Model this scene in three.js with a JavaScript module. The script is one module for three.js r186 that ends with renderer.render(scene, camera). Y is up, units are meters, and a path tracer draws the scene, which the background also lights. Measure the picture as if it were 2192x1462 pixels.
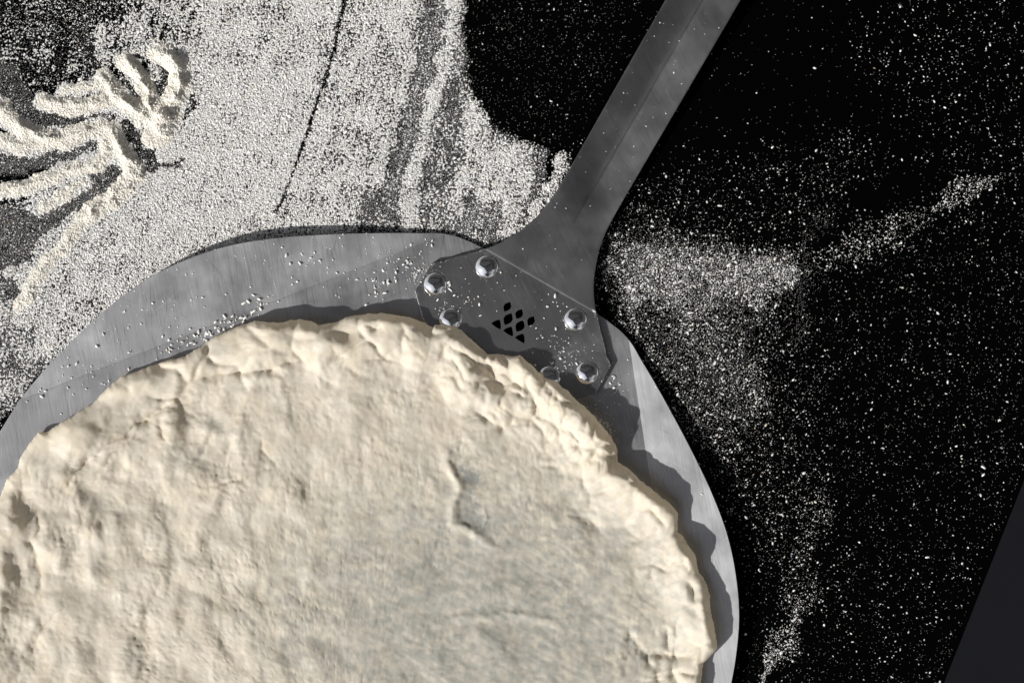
import * as THREE from 'three';
import { mergeGeometries, mergeVertices } from 'three/addons/utils/BufferGeometryUtils.js';

// ------------------------------------------------------------------ camera, sky, sun, exposure
const scene = new THREE.Scene();
const S = 0.0002, CAM_H = 1.0;                       // metres per unit of the tracing grid; camera height over the table
const camera = new THREE.PerspectiveCamera(2 * Math.atan(731 * S / CAM_H) * 180 / Math.PI, 2192 / 1462, 0.02, 60);
camera.up.set(0, 0, -1); camera.position.set(0, CAM_H, 0); camera.lookAt(0, 0, 0);

const SUN_EL = 33 * Math.PI / 180, SUN_H = new THREE.Vector2(-0.82, 0.57).normalize();
const sunDir = new THREE.Vector3(SUN_H.x * Math.cos(SUN_EL), Math.sin(SUN_EL), SUN_H.y * Math.cos(SUN_EL));
{
  const w = 256, h = 128, d = new Float32Array(w * h * 4), v = new THREE.Vector3();
  for (let j = 0; j < h; j++) for (let i = 0; i < w; i++) {
    const lat = ((j + 0.5) / h - 0.5) * Math.PI, lon = ((i + 0.5) / w - 0.5) * 2 * Math.PI;
    v.set(Math.cos(lat) * Math.cos(lon), Math.sin(lat), Math.cos(lat) * Math.sin(lon));
    const up = Math.max(0, v.y), toSun = Math.max(0, v.dot(sunDir));
    const L = v.y > 0 ? 0.20 + 0.65 * Math.pow(1 - up, 2.0) + 0.9 * Math.pow(toSun, 5) : 0.06;
    const k = (j * w + i) * 4, blue = v.y > 0 ? 1 + 0.12 * up : 1;
    d[k] = L; d[k + 1] = L * 1.02; d[k + 2] = L * 1.03 * blue; d[k + 3] = 1;
  }
  const sky = new THREE.DataTexture(d, w, h, THREE.RGBAFormat, THREE.FloatType);
  sky.mapping = THREE.EquirectangularReflectionMapping; sky.magFilter = THREE.LinearFilter; sky.minFilter = THREE.LinearFilter; sky.needsUpdate = true;
  scene.background = sky; scene.environment = sky;
}
const sun = new THREE.DirectionalLight(new THREE.Color().setRGB(1, 0.972, 0.93), 5.0);
sun.position.copy(sunDir).multiplyScalar(6); sun.castShadow = true; sun.shadow.radius = 2;
sun.shadow.mapSize.set(4096, 4096);
Object.assign(sun.shadow.camera, { left: -0.6, right: 0.6, top: 0.6, bottom: -0.6, near: 0.1, far: 12 });
scene.add(sun); scene.add(sun.target);
const EXPOSURE = 1.05;

// ------------------------------------------------------------------ helpers
function rng(seed) { let a = seed >>> 0; return () => { a = (a + 0x6D2B79F5) | 0; let t = Math.imul(a ^ (a >>> 15), 1 | a); t = (t + Math.imul(t ^ (t >>> 7), 61 | t)) ^ t; return ((t ^ (t >>> 14)) >>> 0) / 4294967296; }; }
const PERM = new Uint8Array(512); const GX = new Float32Array(256), GY = new Float32Array(256);
{ const r = rng(11); const p = [...Array(256).keys()]; for (let i = 255; i > 0; i--) { const j = Math.floor(r() * (i + 1)); [p[i], p[j]] = [p[j], p[i]]; } for (let i = 0; i < 512; i++) PERM[i] = p[i & 255]; for (let i = 0; i < 256; i++) { const a = r() * Math.PI * 2; GX[i] = Math.cos(a); GY[i] = Math.sin(a); } }
function noise(x, y) {
  const xi = Math.floor(x), yi = Math.floor(y), fx = x - xi, fy = y - yi, X = xi & 255, Y = yi & 255;
  const a = PERM[PERM[X] + Y], b = PERM[PERM[(X + 1) & 255] + Y], c = PERM[PERM[X] + ((Y + 1) & 255)], d = PERM[PERM[(X + 1) & 255] + ((Y + 1) & 255)];
  const u = fx * fx * fx * (fx * (fx * 6 - 15) + 10), v = fy * fy * fy * (fy * (fy * 6 - 15) + 10);
  const n0 = GX[a] * fx + GY[a] * fy, n1 = GX[b] * (fx - 1) + GY[b] * fy, n2 = GX[c] * fx + GY[c] * (fy - 1), n3 = GX[d] * (fx - 1) + GY[d] * (fy - 1);
  const m = n0 + u * (n1 - n0), n = n2 + u * (n3 - n2); return 1.5 * (m + v * (n - m));
}
function fbm(x, y, o = 3) { let s = 0, a = 0.55; for (let i = 0; i < o; i++) { s += a * noise(x, y); a *= 0.5; x = x * 2.03 + 17.3; y = y * 2.03 - 9.1; } return s; }
const clamp = (x, a = 0, b = 1) => x < a ? a : x > b ? b : x;
const smooth = (a, b, x) => { const t = clamp((x - a) / (b - a)); return t * t * (3 - 2 * t); };
const W = (px, py, h = 0) => { const k = S * (1 - h / CAM_H); return [(px - 1096) * k, h, (py - 731) * k]; };
const AX = [0.5, -0.8660254], PX = [0.8660254, 0.5];        // the peel's long axis and its cross axis on the table
const SQ = (s, q) => [1505 + s * AX[0] + q * PX[0], s * AX[1] + q * PX[1]];
const toSQ = (x, y) => { const dx = x - 1505; return [dx * AX[0] + y * AX[1], dx * PX[0] + y * PX[1]]; };
function segDist(px, py, pts) { let best = 1e9, bt = 0; for (let i = 0; i + 1 < pts.length; i++) { const ax = pts[i][0], ay = pts[i][1], dx = pts[i + 1][0] - ax, dy = pts[i + 1][1] - ay; let t = ((px - ax) * dx + (py - ay) * dy) / (dx * dx + dy * dy); t = t < 0 ? 0 : t > 1 ? 1 : t; const ex = px - ax - t * dx, ey = py - ay - t * dy, q = ex * ex + ey * ey; if (q < best) { best = q; bt = (i + t) / (pts.length - 1); } } return [Math.sqrt(best), bt]; }
function inside(px, py, poly) { let c = false; for (let i = 0, j = poly.length - 1; i < poly.length; j = i++) { const [xi, yi] = poly[i], [xj, yj] = poly[j]; if ((yi > py) !== (yj > py) && px < (xj - xi) * (py - yi) / (yj - yi) + xi) c = !c; } return c; }
function tag(o, label, category, kind) { o.userData.label = label; if (category) o.userData.category = category; if (kind) o.userData.kind = kind; return o; }
function mesh(name, geo, mat, parent = scene) { const m = new THREE.Mesh(geo, mat); m.name = name; m.castShadow = m.receiveShadow = true; parent.add(m); return m; }
function dataTex(n, fill, srgb = false) { const d = new Uint8Array(n * n * 4); for (let j = 0; j < n; j++) for (let i = 0; i < n; i++) { const c = fill(i, j); const k = (j * n + i) * 4; if (typeof c === 'number') d[k] = d[k + 1] = d[k + 2] = clamp(c) * 255; else { d[k] = clamp(c[0]) * 255; d[k + 1] = clamp(c[1]) * 255; d[k + 2] = clamp(c[2]) * 255; } d[k + 3] = 255; } const t = new THREE.DataTexture(d, n, n); t.magFilter = THREE.LinearFilter; t.minFilter = THREE.LinearMipmapLinearFilter; t.generateMipmaps = true; t.wrapS = t.wrapT = THREE.RepeatWrapping; if (srgb) t.colorSpace = THREE.SRGBColorSpace; t.needsUpdate = true; return t; }

// ------------------------------------------------------------------ the setting: floor and table
const FLOOR_Y = -0.74;
{
  const fm = new THREE.MeshStandardMaterial({ roughness: 0.85, color: new THREE.Color().setRGB(0.05, 0.05, 0.06) });
  const t = dataTex(256, (i, j) => 0.8 + 0.12 * fbm(i / 9, j / 9, 3) + 0.1 * noise(i / 40, j / 40)); t.repeat.set(4, 4); fm.map = t;
  const g = new THREE.PlaneGeometry(12, 12); g.rotateX(-Math.PI / 2);
  const f = mesh('floor', g, fm); f.position.y = FLOOR_Y; f.userData.kind = 'structure'; f.userData.label = 'dark grey floor seen past the table edge';
}
const TE = [0.9298, 0.368], TU = [-0.368, 0.9298];          // table edge: outward normal and direction
const tableLocal = (u, n) => [(2107 - 1096) * S + (u * TU[0] + n * TE[0]), (1250 - 731) * S + (u * TU[1] + n * TE[1])];
{
  const table = new THREE.Group(); table.name = 'table'; scene.add(table);
  tag(table, 'black tabletop dusted with flour under the pizza peel', 'table');
  const tm = new THREE.MeshPhysicalMaterial({ color: new THREE.Color().setRGB(0.0006, 0.0006, 0.0007), roughness: 0.5, specularIntensity: 0.03 });
  const t = dataTex(512, (i, j) => 0.5 + 0.5 * fbm(i / 3, j / 3, 2)); t.repeat.set(40, 40); tm.bumpMap = t; tm.bumpScale = 0.00002;
  const sh = new THREE.Shape(); const c = [[-0.9, -0.0006], [1.3, -0.0006], [1.3, -0.9], [-0.9, -0.9]].map(([u, n]) => tableLocal(u, n));
  c.forEach(([x, z], i) => i ? sh.lineTo(x, -z) : sh.moveTo(x, -z));
  const g = new THREE.ExtrudeGeometry(sh, { depth: 0.027, bevelEnabled: true, bevelSize: 0.0006, bevelThickness: 0.0006, bevelSegments: 2 });
  g.rotateX(-Math.PI / 2); g.translate(0, -0.0276, 0);
  mesh('tabletop', g, tm, table);
  for (const [u, n] of [[-0.84, -0.06], [1.24, -0.06], [1.24, -0.84], [-0.84, -0.84]]) {
    const [x, z] = tableLocal(u, n), lg = new THREE.CylinderGeometry(0.022, 0.016, -FLOOR_Y - 0.0276, 20); lg.translate(x, (FLOOR_Y - 0.0276) / 2, z); mesh('leg', lg, tm, table);
  }
}

// ------------------------------------------------------------------ what the polished rivets mirror: a porch roof overhead and a tree
{
  const roof = new THREE.Group(); roof.name = 'porch_roof'; scene.add(roof);
  tag(roof, 'pale porch roof with dark beam mirrored in the shiny rivets', 'roof');
  const white = new THREE.MeshStandardMaterial({ color: new THREE.Color().setRGB(0.62, 0.62, 0.62), roughness: 0.8 }), dark = new THREE.MeshStandardMaterial({ color: new THREE.Color().setRGB(0.03, 0.03, 0.032), roughness: 0.7 });
  const Y = 2.5, A = [-1.0, 0.2], b = [0.91, -0.41], f = [-0.87, -0.49];
  const flat = (pts, y0, y1, mat, name) => { const s = new THREE.Shape(); pts.forEach(([x, z], i) => i ? s.lineTo(x, -z) : s.moveTo(x, -z)); const g = new THREE.ExtrudeGeometry(s, { depth: y1 - y0, bevelEnabled: false }); g.rotateX(-Math.PI / 2); g.translate(0, y0, 0); return mesh(name, g, mat, roof); };
  const at = (u, v) => [A[0] + u * b[0] - v * b[1], A[1] + u * b[1] + v * b[0]];
  flat([A, at(4.2, 0), [3.2, -4], [-4, -4], [A[0] + 3.4 * f[0], A[1] + 3.4 * f[1]]], Y, Y + 0.03, white, 'ceiling_panel');
  const bar = (p, q, w, h, name) => { const L = Math.hypot(q[0] - p[0], q[1] - p[1]), g = new THREE.BoxGeometry(L, h, w); const m = mesh(name, g, dark, roof); m.position.set((p[0] + q[0]) / 2, Y - h / 2 - 0.002, (p[1] + q[1]) / 2); m.rotation.y = -Math.atan2(q[1] - p[1], q[0] - p[0]); return m; };
  bar(A, at(4.2, 0), 0.09, 0.12, 'beam'); bar([A[0] + 0.05 * f[0], A[1] + 0.05 * f[1]], [A[0] + 3.4 * f[0], A[1] + 3.4 * f[1]], 0.12, 0.2, 'fascia');
  for (let k = 0; k < 9; k++) { const v = 0.07 + k * 0.26; flat([at(0.05 + 0.1 * v, v), at(4.2, v), at(4.2, v + 0.215), at(0.05 + 0.1 * (v + 0.215), v + 0.215)], Y, Y + 0.025, white, 'ceiling_board'); }
  flat([at(0.1, 0.02), at(4.2, 0.02), at(4.2, 2.5), at(0.35, 2.5)], Y + 0.05, Y + 0.08, dark, 'roof_deck');
  for (const [x, z] of [[3.1, -3.9], [-3.6, -3.8]]) { const g = new THREE.BoxGeometry(0.1, Y - FLOOR_Y, 0.1); g.translate(x, (Y + FLOOR_Y) / 2 - 0.002, z); mesh('post', g, dark, roof); }
}
{
  const wall = new THREE.Group(); wall.name = 'house_wall'; scene.add(wall); tag(wall, 'grey clapboard house wall mirrored in the shiny rivets', 'wall');
  const grey = new THREE.MeshStandardMaterial({ color: new THREE.Color().setRGB(0.42, 0.42, 0.42), roughness: 0.85 });
  const long = new THREE.BoxGeometry(7.4, 0.2, 0.03), n = 16;
  for (let k = 0; k < n; k++) { const m = mesh('siding_board', long, grey, wall); m.position.set(-0.3, FLOOR_Y + 0.11 + k * 0.203, -2.6); m.rotation.x = -0.06; }
  const side = new THREE.BoxGeometry(0.03, 0.2, 6);
  for (let k = 0; k < n; k++) { const m = mesh('siding_board', side, grey, wall); m.position.set(2.75, FLOOR_Y + 0.11 + k * 0.203, 0.36); m.rotation.z = -0.06; }
}
{
  const tree = new THREE.Group(); tree.name = 'tree'; scene.add(tree); tree.position.set(0.15, FLOOR_Y, 3.6); tag(tree, 'dark leafy tree mirrored in the shiny rivets', 'tree');
  const bark = new THREE.MeshStandardMaterial({ color: new THREE.Color().setRGB(0.05, 0.04, 0.03), roughness: 0.9 }), leaf = new THREE.MeshStandardMaterial({ color: new THREE.Color().setRGB(0.035, 0.05, 0.02), roughness: 0.8, side: THREE.DoubleSide });
  const trunk = [new THREE.CylinderGeometry(0.05, 0.09, 2.2, 10).translate(0, 1.1, 0)]; for (const [a, l] of [[0.4, 1.2], [2.4, 1.1], [4.4, 1.3]]) { const g = new THREE.CylinderGeometry(0.015, 0.04, l, 8); g.translate(0, l / 2, 0); g.rotateZ(0.6); g.rotateY(a); g.translate(0, 1.9, 0); trunk.push(g); }
  mesh('trunk', mergeGeometries(trunk), bark, tree);
  const r = rng(91), ls = []; for (let i = 0; i < 2600; i++) { const c = Math.floor(r() * 14), ca = c * 2.4, cr = 0.25 + 0.09 * (c % 6), cy = 1.9 + 0.14 * c; const d = new THREE.Vector3(r() - 0.5, r() - 0.5, r() - 0.5).multiplyScalar(0.95); const g = new THREE.PlaneGeometry(0.06, 0.11); g.rotateX(r() * 6); g.rotateY(r() * 6); g.translate(Math.cos(ca) * cr * 1.5 + d.x, cy + d.y, Math.sin(ca) * cr * 1.5 + d.z); ls.push(g); }
  mesh('crown', mergeGeometries(ls), leaf, tree);
}

// ------------------------------------------------------------------ steel
const steelTex = (seed, lineAmp, blotAmp) => {
  const n = 1024, r = rng(seed), a = new Float32Array(n * n);
  for (let j = 0; j < n; j++) for (let i = 0; i < n; i++) {
    const x = i / n, y = j / n, w = Math.min(1, Math.min(x, 1 - x, y, 1 - y) * 12);
    const streak = 0.6 * noise(i / 2.1 + seed, j / 90) + 0.5 * noise(i / 5 + 31, j / 240 + seed) + 0.4 * noise(i / 1.2, j / 30 + 7);
    a[j * n + i] = lineAmp * streak + w * blotAmp * (fbm(i / 120 + seed, j / 120, 4) + 0.5 * Math.abs(fbm(i / 60, j / 60 + seed, 3)));
  }
  for (let k = 0; k < 900; k++) {                             // single scratches
    let x = r() * n, y = r() * n; const len = 20 + r() * r() * 260, ang = Math.PI / 2 + (r() - 0.5) * (r() < 0.2 ? 2.4 : 0.25), bend = (r() - 0.5) * 0.002, s = (r() < 0.6 ? -1 : 1) * (0.25 + 0.5 * r()) * Math.min(1, lineAmp * 4);
    for (let t = 0; t < len; t++) { const an = ang + bend * t; x += Math.cos(an); y += Math.sin(an); const k2 = ((Math.floor(y) % n + n) % n) * n + ((Math.floor(x) % n + n) % n); a[k2] += s * Math.sin(Math.PI * t / len); }
  }
  return a;
};
function steelMaterial(seed, { rough, roughAmp, lineAmp, blotAmp, rotate, color, bump }) {
  const a = steelTex(seed, lineAmp, blotAmp), n = 1024;
  const rt = dataTex(n, (i, j) => { const q = clamp(rough + roughAmp * a[j * n + i], 0.12, 0.95); return [q, q, q]; });
  const ct = dataTex(n, (i, j) => { const q = 0.86 + 0.22 * a[j * n + i]; return [q, q, q]; }, true);
  for (const t of [rt, ct]) { t.repeat.set(1 / 0.16, 1 / 0.16); t.rotation = rotate; }
  const m = new THREE.MeshPhysicalMaterial({ metalness: 1, roughness: 1, roughnessMap: rt, map: ct, color: new THREE.Color().setRGB(...color) });
  if (bump) { m.bumpMap = rt; m.bumpScale = bump; }
  return m;
}
const bladeSteel = steelMaterial(3, { rough: 0.52, roughAmp: 0.16, lineAmp: 0.22, blotAmp: 0.55, rotate: 0.18, color: [0.47, 0.473, 0.483], bump: 0.000012 });
const handleSteel = steelMaterial(8, { rough: 0.385, roughAmp: 0.09, lineAmp: 0.14, blotAmp: 0.6, rotate: 0.5, color: [0.41, 0.41, 0.416], bump: 0.000004 });
const rivetSteel = new THREE.MeshPhysicalMaterial({ metalness: 1, roughness: 0.035, color: new THREE.Color().setRGB(0.72, 0.72, 0.73) });

// ------------------------------------------------------------------ pizza peel
const BLADE_Y0 = 0.0004, BLADE_Y = 0.0017, PLATE_Y = 0.0042, TILT = 0.20;
const peel = new THREE.Group(); peel.name = 'pizza_peel'; scene.add(peel);
tag(peel, 'grey steel pizza peel with riveted handle lying on black table', 'pizza peel');
// half outline of the blade as [along, half width], from the handle side to the front
const HALF = [[-694, 0], [-694, 120], [-697, 165], [-703, 205], [-714, 236], [-732, 268], [-762, 322], [-800, 386], [-850, 466], [-905, 546], [-965, 618], [-1030, 676], [-1100, 724], [-1180, 762], [-1260, 790], [-1340, 812], [-1400, 826], [-1470, 838], [-1560, 842], [-2450, 842], [-2520, 800], [-2540, 740], [-2540, 0]];
const FOLD = [[-709, 225], [-1474, 839]];
function beyondFold(s, q) {                                   // distance (grid units) outside the fold of either corner
  const [a, b] = FOLD, dx = b[0] - a[0], dy = b[1] - a[1], l = Math.hypot(dx, dy);
  return ((s - a[0]) * dy - (Math.abs(q) - a[1]) * dx) / l;
}
const LOGO = [                                                // cut-outs, in tenths of a grid unit from (1000, 620)
  [[1010, 292], [1022, 340], [1031, 405], [1000, 462], [940, 495], [872, 518], [862, 460], [856, 400], [890, 342], [945, 314]],
  [[1045, 555], [1060, 630], [1066, 700], [1030, 765], [965, 803], [880, 830], [866, 760], [858, 680], [895, 618], [965, 580]],
  [[1287, 460], [1300, 520], [1307, 580], [1275, 640], [1220, 668], [1155, 687], [1142, 630], [1134, 565], [1165, 510], [1225, 480]],
  [[1320, 720], [1338, 795], [1346, 865], [1310, 930], [1245, 965], [1155, 990], [1144, 920], [1138, 845], [1170, 785], [1240, 748]],
  [[1565, 625], [1580, 690], [1585, 745], [1550, 800], [1500, 828], [1430, 848], [1420, 790], [1414, 720], [1445, 670], [1505, 645]],
  [[565, 800], [620, 755], [690, 724], [765, 705], [778, 770], [792, 850], [790, 905], [775, 937], [680, 880]],
  [[845, 965], [900, 920], [970, 890], [1045, 870], [1060, 945], [1075, 1020], [1072, 1070], [1055, 1098], [955, 1040]],
  [[1120, 1130], [1175, 1085], [1245, 1055], [1320, 1035], [1336, 1110], [1348, 1185], [1345, 1230], [1330, 1260], [1230, 1200]],
].map(p => p.map(([x, y]) => [1000 + x / 10.96, 620 + y / 10.96]));
const grow = (ps, r) => ps.map(p => { const cx = p.reduce((a, q) => a + q[0], 0) / p.length, cy = p.reduce((a, q) => a + q[1], 0) / p.length; return p.map(([x, y]) => { const d = Math.hypot(x - cx, y - cy); return [cx + (x - cx) * (d + r) / d, cy + (y - cy) * (d + r) / d]; }); });
const shapeOf = (pts, cls = THREE.Shape) => { const s = new cls(); pts.forEach(([x, y], i) => { const X = (x - 1096) * S, Y = -(y - 731) * S; i ? s.lineTo(X, Y) : s.moveTo(X, Y); }); return s; };
function slab(pts, y0, y1, holes = [], bevel = 0.00018) {
  const sh = shapeOf(pts); holes.forEach(h => sh.holes.push(shapeOf(h, THREE.Path)));
  const g = new THREE.ExtrudeGeometry(sh, { depth: y1 - y0 - 2 * bevel, bevelEnabled: bevel > 0, bevelSize: bevel, bevelThickness: bevel, bevelOffset: -bevel, bevelSegments: 2, curveSegments: 4 });
  g.rotateX(-Math.PI / 2); g.translate(0, y0 + bevel, 0); return g;
}
const spline = (pts, n) => new THREE.CatmullRomCurve3(pts.map(([a, b]) => new THREE.Vector3(a, b, 0)), false, 'centripetal').getPoints(n).map(v => [v.x, v.y]);
const curved = spline(HALF.slice(2, 19), 120);                 // the curved corner of one side
const half = [...HALF.slice(0, 2), ...curved, ...HALF.slice(19)];
{
  const iA = half.findIndex(([s, q]) => beyondFold(s, q) > 0.5), iB = half.length - 1 - [...half].reverse().findIndex(([s, q]) => beyondFold(s, q) > 0.5);
  const main = [...half.slice(0, iA), FOLD[0], FOLD[1], ...half.slice(iB + 1)];
  const outline = [...main.map(([s, q]) => SQ(s, q)), ...main.slice(1, -1).reverse().map(([s, q]) => SQ(s, -q))];
  const blade = mesh('blade', slab(outline, BLADE_Y0, BLADE_Y, grow(LOGO, 3), 0.00006), bladeSteel, peel);
  const corner = [FOLD[0], ...half.slice(iA, iB + 1), FOLD[1]];
  for (const sgn of [-1, 1]) {
    const pts = corner.map(([s, q]) => SQ(s, q * sgn));
    let g = slab(sgn > 0 ? pts : pts.reverse(), BLADE_Y0, BLADE_Y, [], 0.00006);
    // turn the corner up about its fold line
    const a = SQ(FOLD[0][0], FOLD[0][1] * sgn), b = SQ(FOLD[1][0], FOLD[1][1] * sgn), A = new THREE.Vector3(...W(...a, 0)), B = new THREE.Vector3(...W(...b, 0));
    A.y = B.y = BLADE_Y; const ax = B.clone().sub(A).normalize();
    g.translate(-A.x, -A.y, -A.z); g.applyMatrix4(new THREE.Matrix4().makeRotationAxis(ax, sgn * TILT)); g.translate(A.x, A.y, A.z);
    mesh('flange', g, bladeSteel, blade);
  }
}
function bladeHeight(x, y) { const [s, q] = toSQ(x, y); const d = beyondFold(s, q); return BLADE_Y + (d > 0 ? d * S * Math.sin(TILT) : 0); }
const bladePoly = [...half.map(([s, q]) => SQ(s, q)), ...half.slice(1, -1).reverse().map(([s, q]) => SQ(s, -q))];
// riveted head and handle: one piece of thick sheet
const WS = [[-775, 219], [-760, 199], [-741, 183], [-722, 163], [-705, 147], [-692, 135], [-673, 120], [-655, 108], [-637, 98], [-618, 90], [-599, 83], [-578, 76], [-551, 71], [-530, 68], [-503, 67], [-475, 66.5], [-400, 67], [0, 70], [1400, 70]];
const halfWidth = s => { for (let i = 0; i + 1 < WS.length; i++) if (s <= WS[i + 1][0]) { const t = (s - WS[i][0]) / (WS[i + 1][0] - WS[i][0]); return WS[i][1] + t * (WS[i + 1][1] - WS[i][1]); } return 70; };
const headHalf = [...WS.slice(0, 5).reverse().map(a => [...a]), [-848, 222], [-862, 208], [-890, 178], [-902, 150]];
headHalf.unshift([-696, halfWidth(-696)]); headHalf.splice(6, 0, [-779, 220]);
const headPoly = [...headHalf.map(([s, q]) => SQ(s, q)), ...[...headHalf].reverse().map(([s, q]) => SQ(s, -q))];
const liftAt = s => { const u = s + 696; return (0.012 * u + 0.00003 * u * u) * S; };   // the handle curves up from the table
{
  const TH = PLATE_Y - BLADE_Y, bev = 0.0002;
  const g1 = slab(headPoly, BLADE_Y + 0.0001, PLATE_Y, grow(LOGO, 1.5), bev);
  // handle: cross sections from the bend outwards, with a pressed crease
  const ss = []; for (let s = -696; s < -480; s += 6) ss.push(s); for (let s = -480; s <= 1400; s += 20) ss.push(s);
  const fr = [-1, -0.996]; for (let k = -24; k <= 24; k++) { const t = k / 24; fr.push(Math.sign(t) * Math.pow(Math.abs(t), 1.7) * 0.985); } fr.push(0.996, 1);
  const pos = [], uv = [], idx = []; const nc = fr.length, ring = nc * 2;
  ss.forEach((s) => {
    const w = halfWidth(s), lift = liftAt(s), deep = smooth(-575, -430, s);
    const put = (q, y) => { const [x, z] = SQ(s, q); const p = W(x, z, y); pos.push(...p); uv.push(p[0], -p[2]); };
    const prof = q => -deep * (18 * (1 - Math.min(1, Math.abs(q) / 66)) + 5 * Math.exp(-Math.abs(q) / 11)) * S;
    fr.forEach((f, k) => { const e = Math.abs(f) > 0.99 ? (Math.abs(f) === 1 ? 0.0003 : 0.00009) : 0; put(f * w, PLATE_Y + lift + prof(f * w) - e); });
    [...fr].reverse().forEach(f => put(f * w, BLADE_Y + 0.0001 + lift + prof(f * w) + (Math.abs(f) === 1 ? 0.0003 : 0)));
  });
  for (let i = 0; i + 1 < ss.length; i++) for (let k = 0; k < ring; k++) { const a = i * ring + k, b = i * ring + (k + 1) % ring, c = a + ring, d = b + ring; idx.push(a, b, c, b, d, c); }
  for (let k = 1; k + 1 < ring; k++) { idx.push(0, k + 1, k); const o = (ss.length - 1) * ring; idx.push(o, o + k, o + k + 1); }
  let g2 = new THREE.BufferGeometry(); g2.setAttribute('position', new THREE.Float32BufferAttribute(pos, 3)); g2.setAttribute('uv', new THREE.Float32BufferAttribute(uv, 2)); g2.setIndex(idx);
  g2.computeVertexNormals(); g2 = g2.toNonIndexed();
  const handle = mesh('handle', mergeGeometries([g1, g2]), handleSteel, peel);
  handle.userData.label = 'dark steel handle with creased shaft and diamond cut-outs';
}
const RIVETS = [[1042, 571], [931, 608], [964, 684], [1232, 684], [1257, 798], [1176, 808]];
{
  const r = 24.5 * S, R = r / Math.sin(0.82), pr = [];
  pr.push(new THREE.Vector2(r, -0.0002)); for (let i = 0; i <= 20; i++) { const a = 0.82 * (1 - i / 20); pr.push(new THREE.Vector2(Math.max(1e-6, R * Math.sin(a)), R * (Math.cos(a) - Math.cos(0.82)))); }
  const g = new THREE.LatheGeometry(pr, 48);
  for (const [x, y] of RIVETS) mesh('rivet', g, rivetSteel, peel).position.set(...W(x, y, PLATE_Y));
}

// ------------------------------------------------------------------ dough
const DO = [[0, 1061], [13, 1025], [38, 1002], [40, 983], [58, 954], [81, 925], [96, 926], [123, 909], [164, 884], [201, 860], [226, 833], [255, 808], [304, 790], [349, 774], [394, 763], [423, 745], [460, 720], [509, 698], [546, 687], [595, 691], [640, 683], [669, 689], [682, 696], [723, 689], [739, 679], [776, 673], [817, 670], [850, 675], [877, 679], [908, 691], [926, 702], [931, 695], [963, 695], [987, 707], [1014, 731], [1031, 746], [1042, 758], [1069, 758], [1096, 763], [1113, 761], [1141, 784], [1158, 804], [1185, 814], [1213, 835], [1233, 856], [1261, 879], [1288, 910], [1308, 934], [1322, 962], [1322, 989], [1346, 1003], [1370, 1027], [1404, 1054], [1438, 1081], [1452, 1098], [1450, 1139], [1461, 1146], [1475, 1169], [1490, 1190], [1496, 1224], [1513, 1248], [1520, 1276], [1521, 1303], [1530, 1345], [1537, 1386], [1523, 1403], [1506, 1420], [1501, 1462], [1492, 1560], [1450, 1720], [1370, 1890], [1250, 2040], [1080, 2170], [880, 2250], [680, 2275], [460, 2240], [250, 2140], [80, 2000], [-50, 1820], [-115, 1620], [-130, 1430], [-112, 1270], [-62, 1150]];
const DC = [700, 1600];
const DA = DO.map(([x, y]) => [Math.atan2(y - DC[1], x - DC[0]), Math.hypot(x - DC[0], y - DC[1]), x, y]).sort((a, b) => a[0] - b[0]);
function outlineR(th) {
  while (th < DA[0][0]) th += 2 * Math.PI; while (th >= DA[0][0] + 2 * Math.PI) th -= 2 * Math.PI;
  let i = DA.length - 1; for (let k = 0; k + 1 < DA.length; k++) if (th >= DA[k][0] && th < DA[k + 1][0]) { i = k; break; }
  const a = DA[i], b = DA[(i + 1) % DA.length], dx = Math.cos(th), dy = Math.sin(th), ex = b[2] - a[2], ey = b[3] - a[3], cx = a[2] - DC[0], cy = a[3] - DC[1];
  return (cx * ey - cy * ex) / (dx * ey - dy * ex);
}
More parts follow.
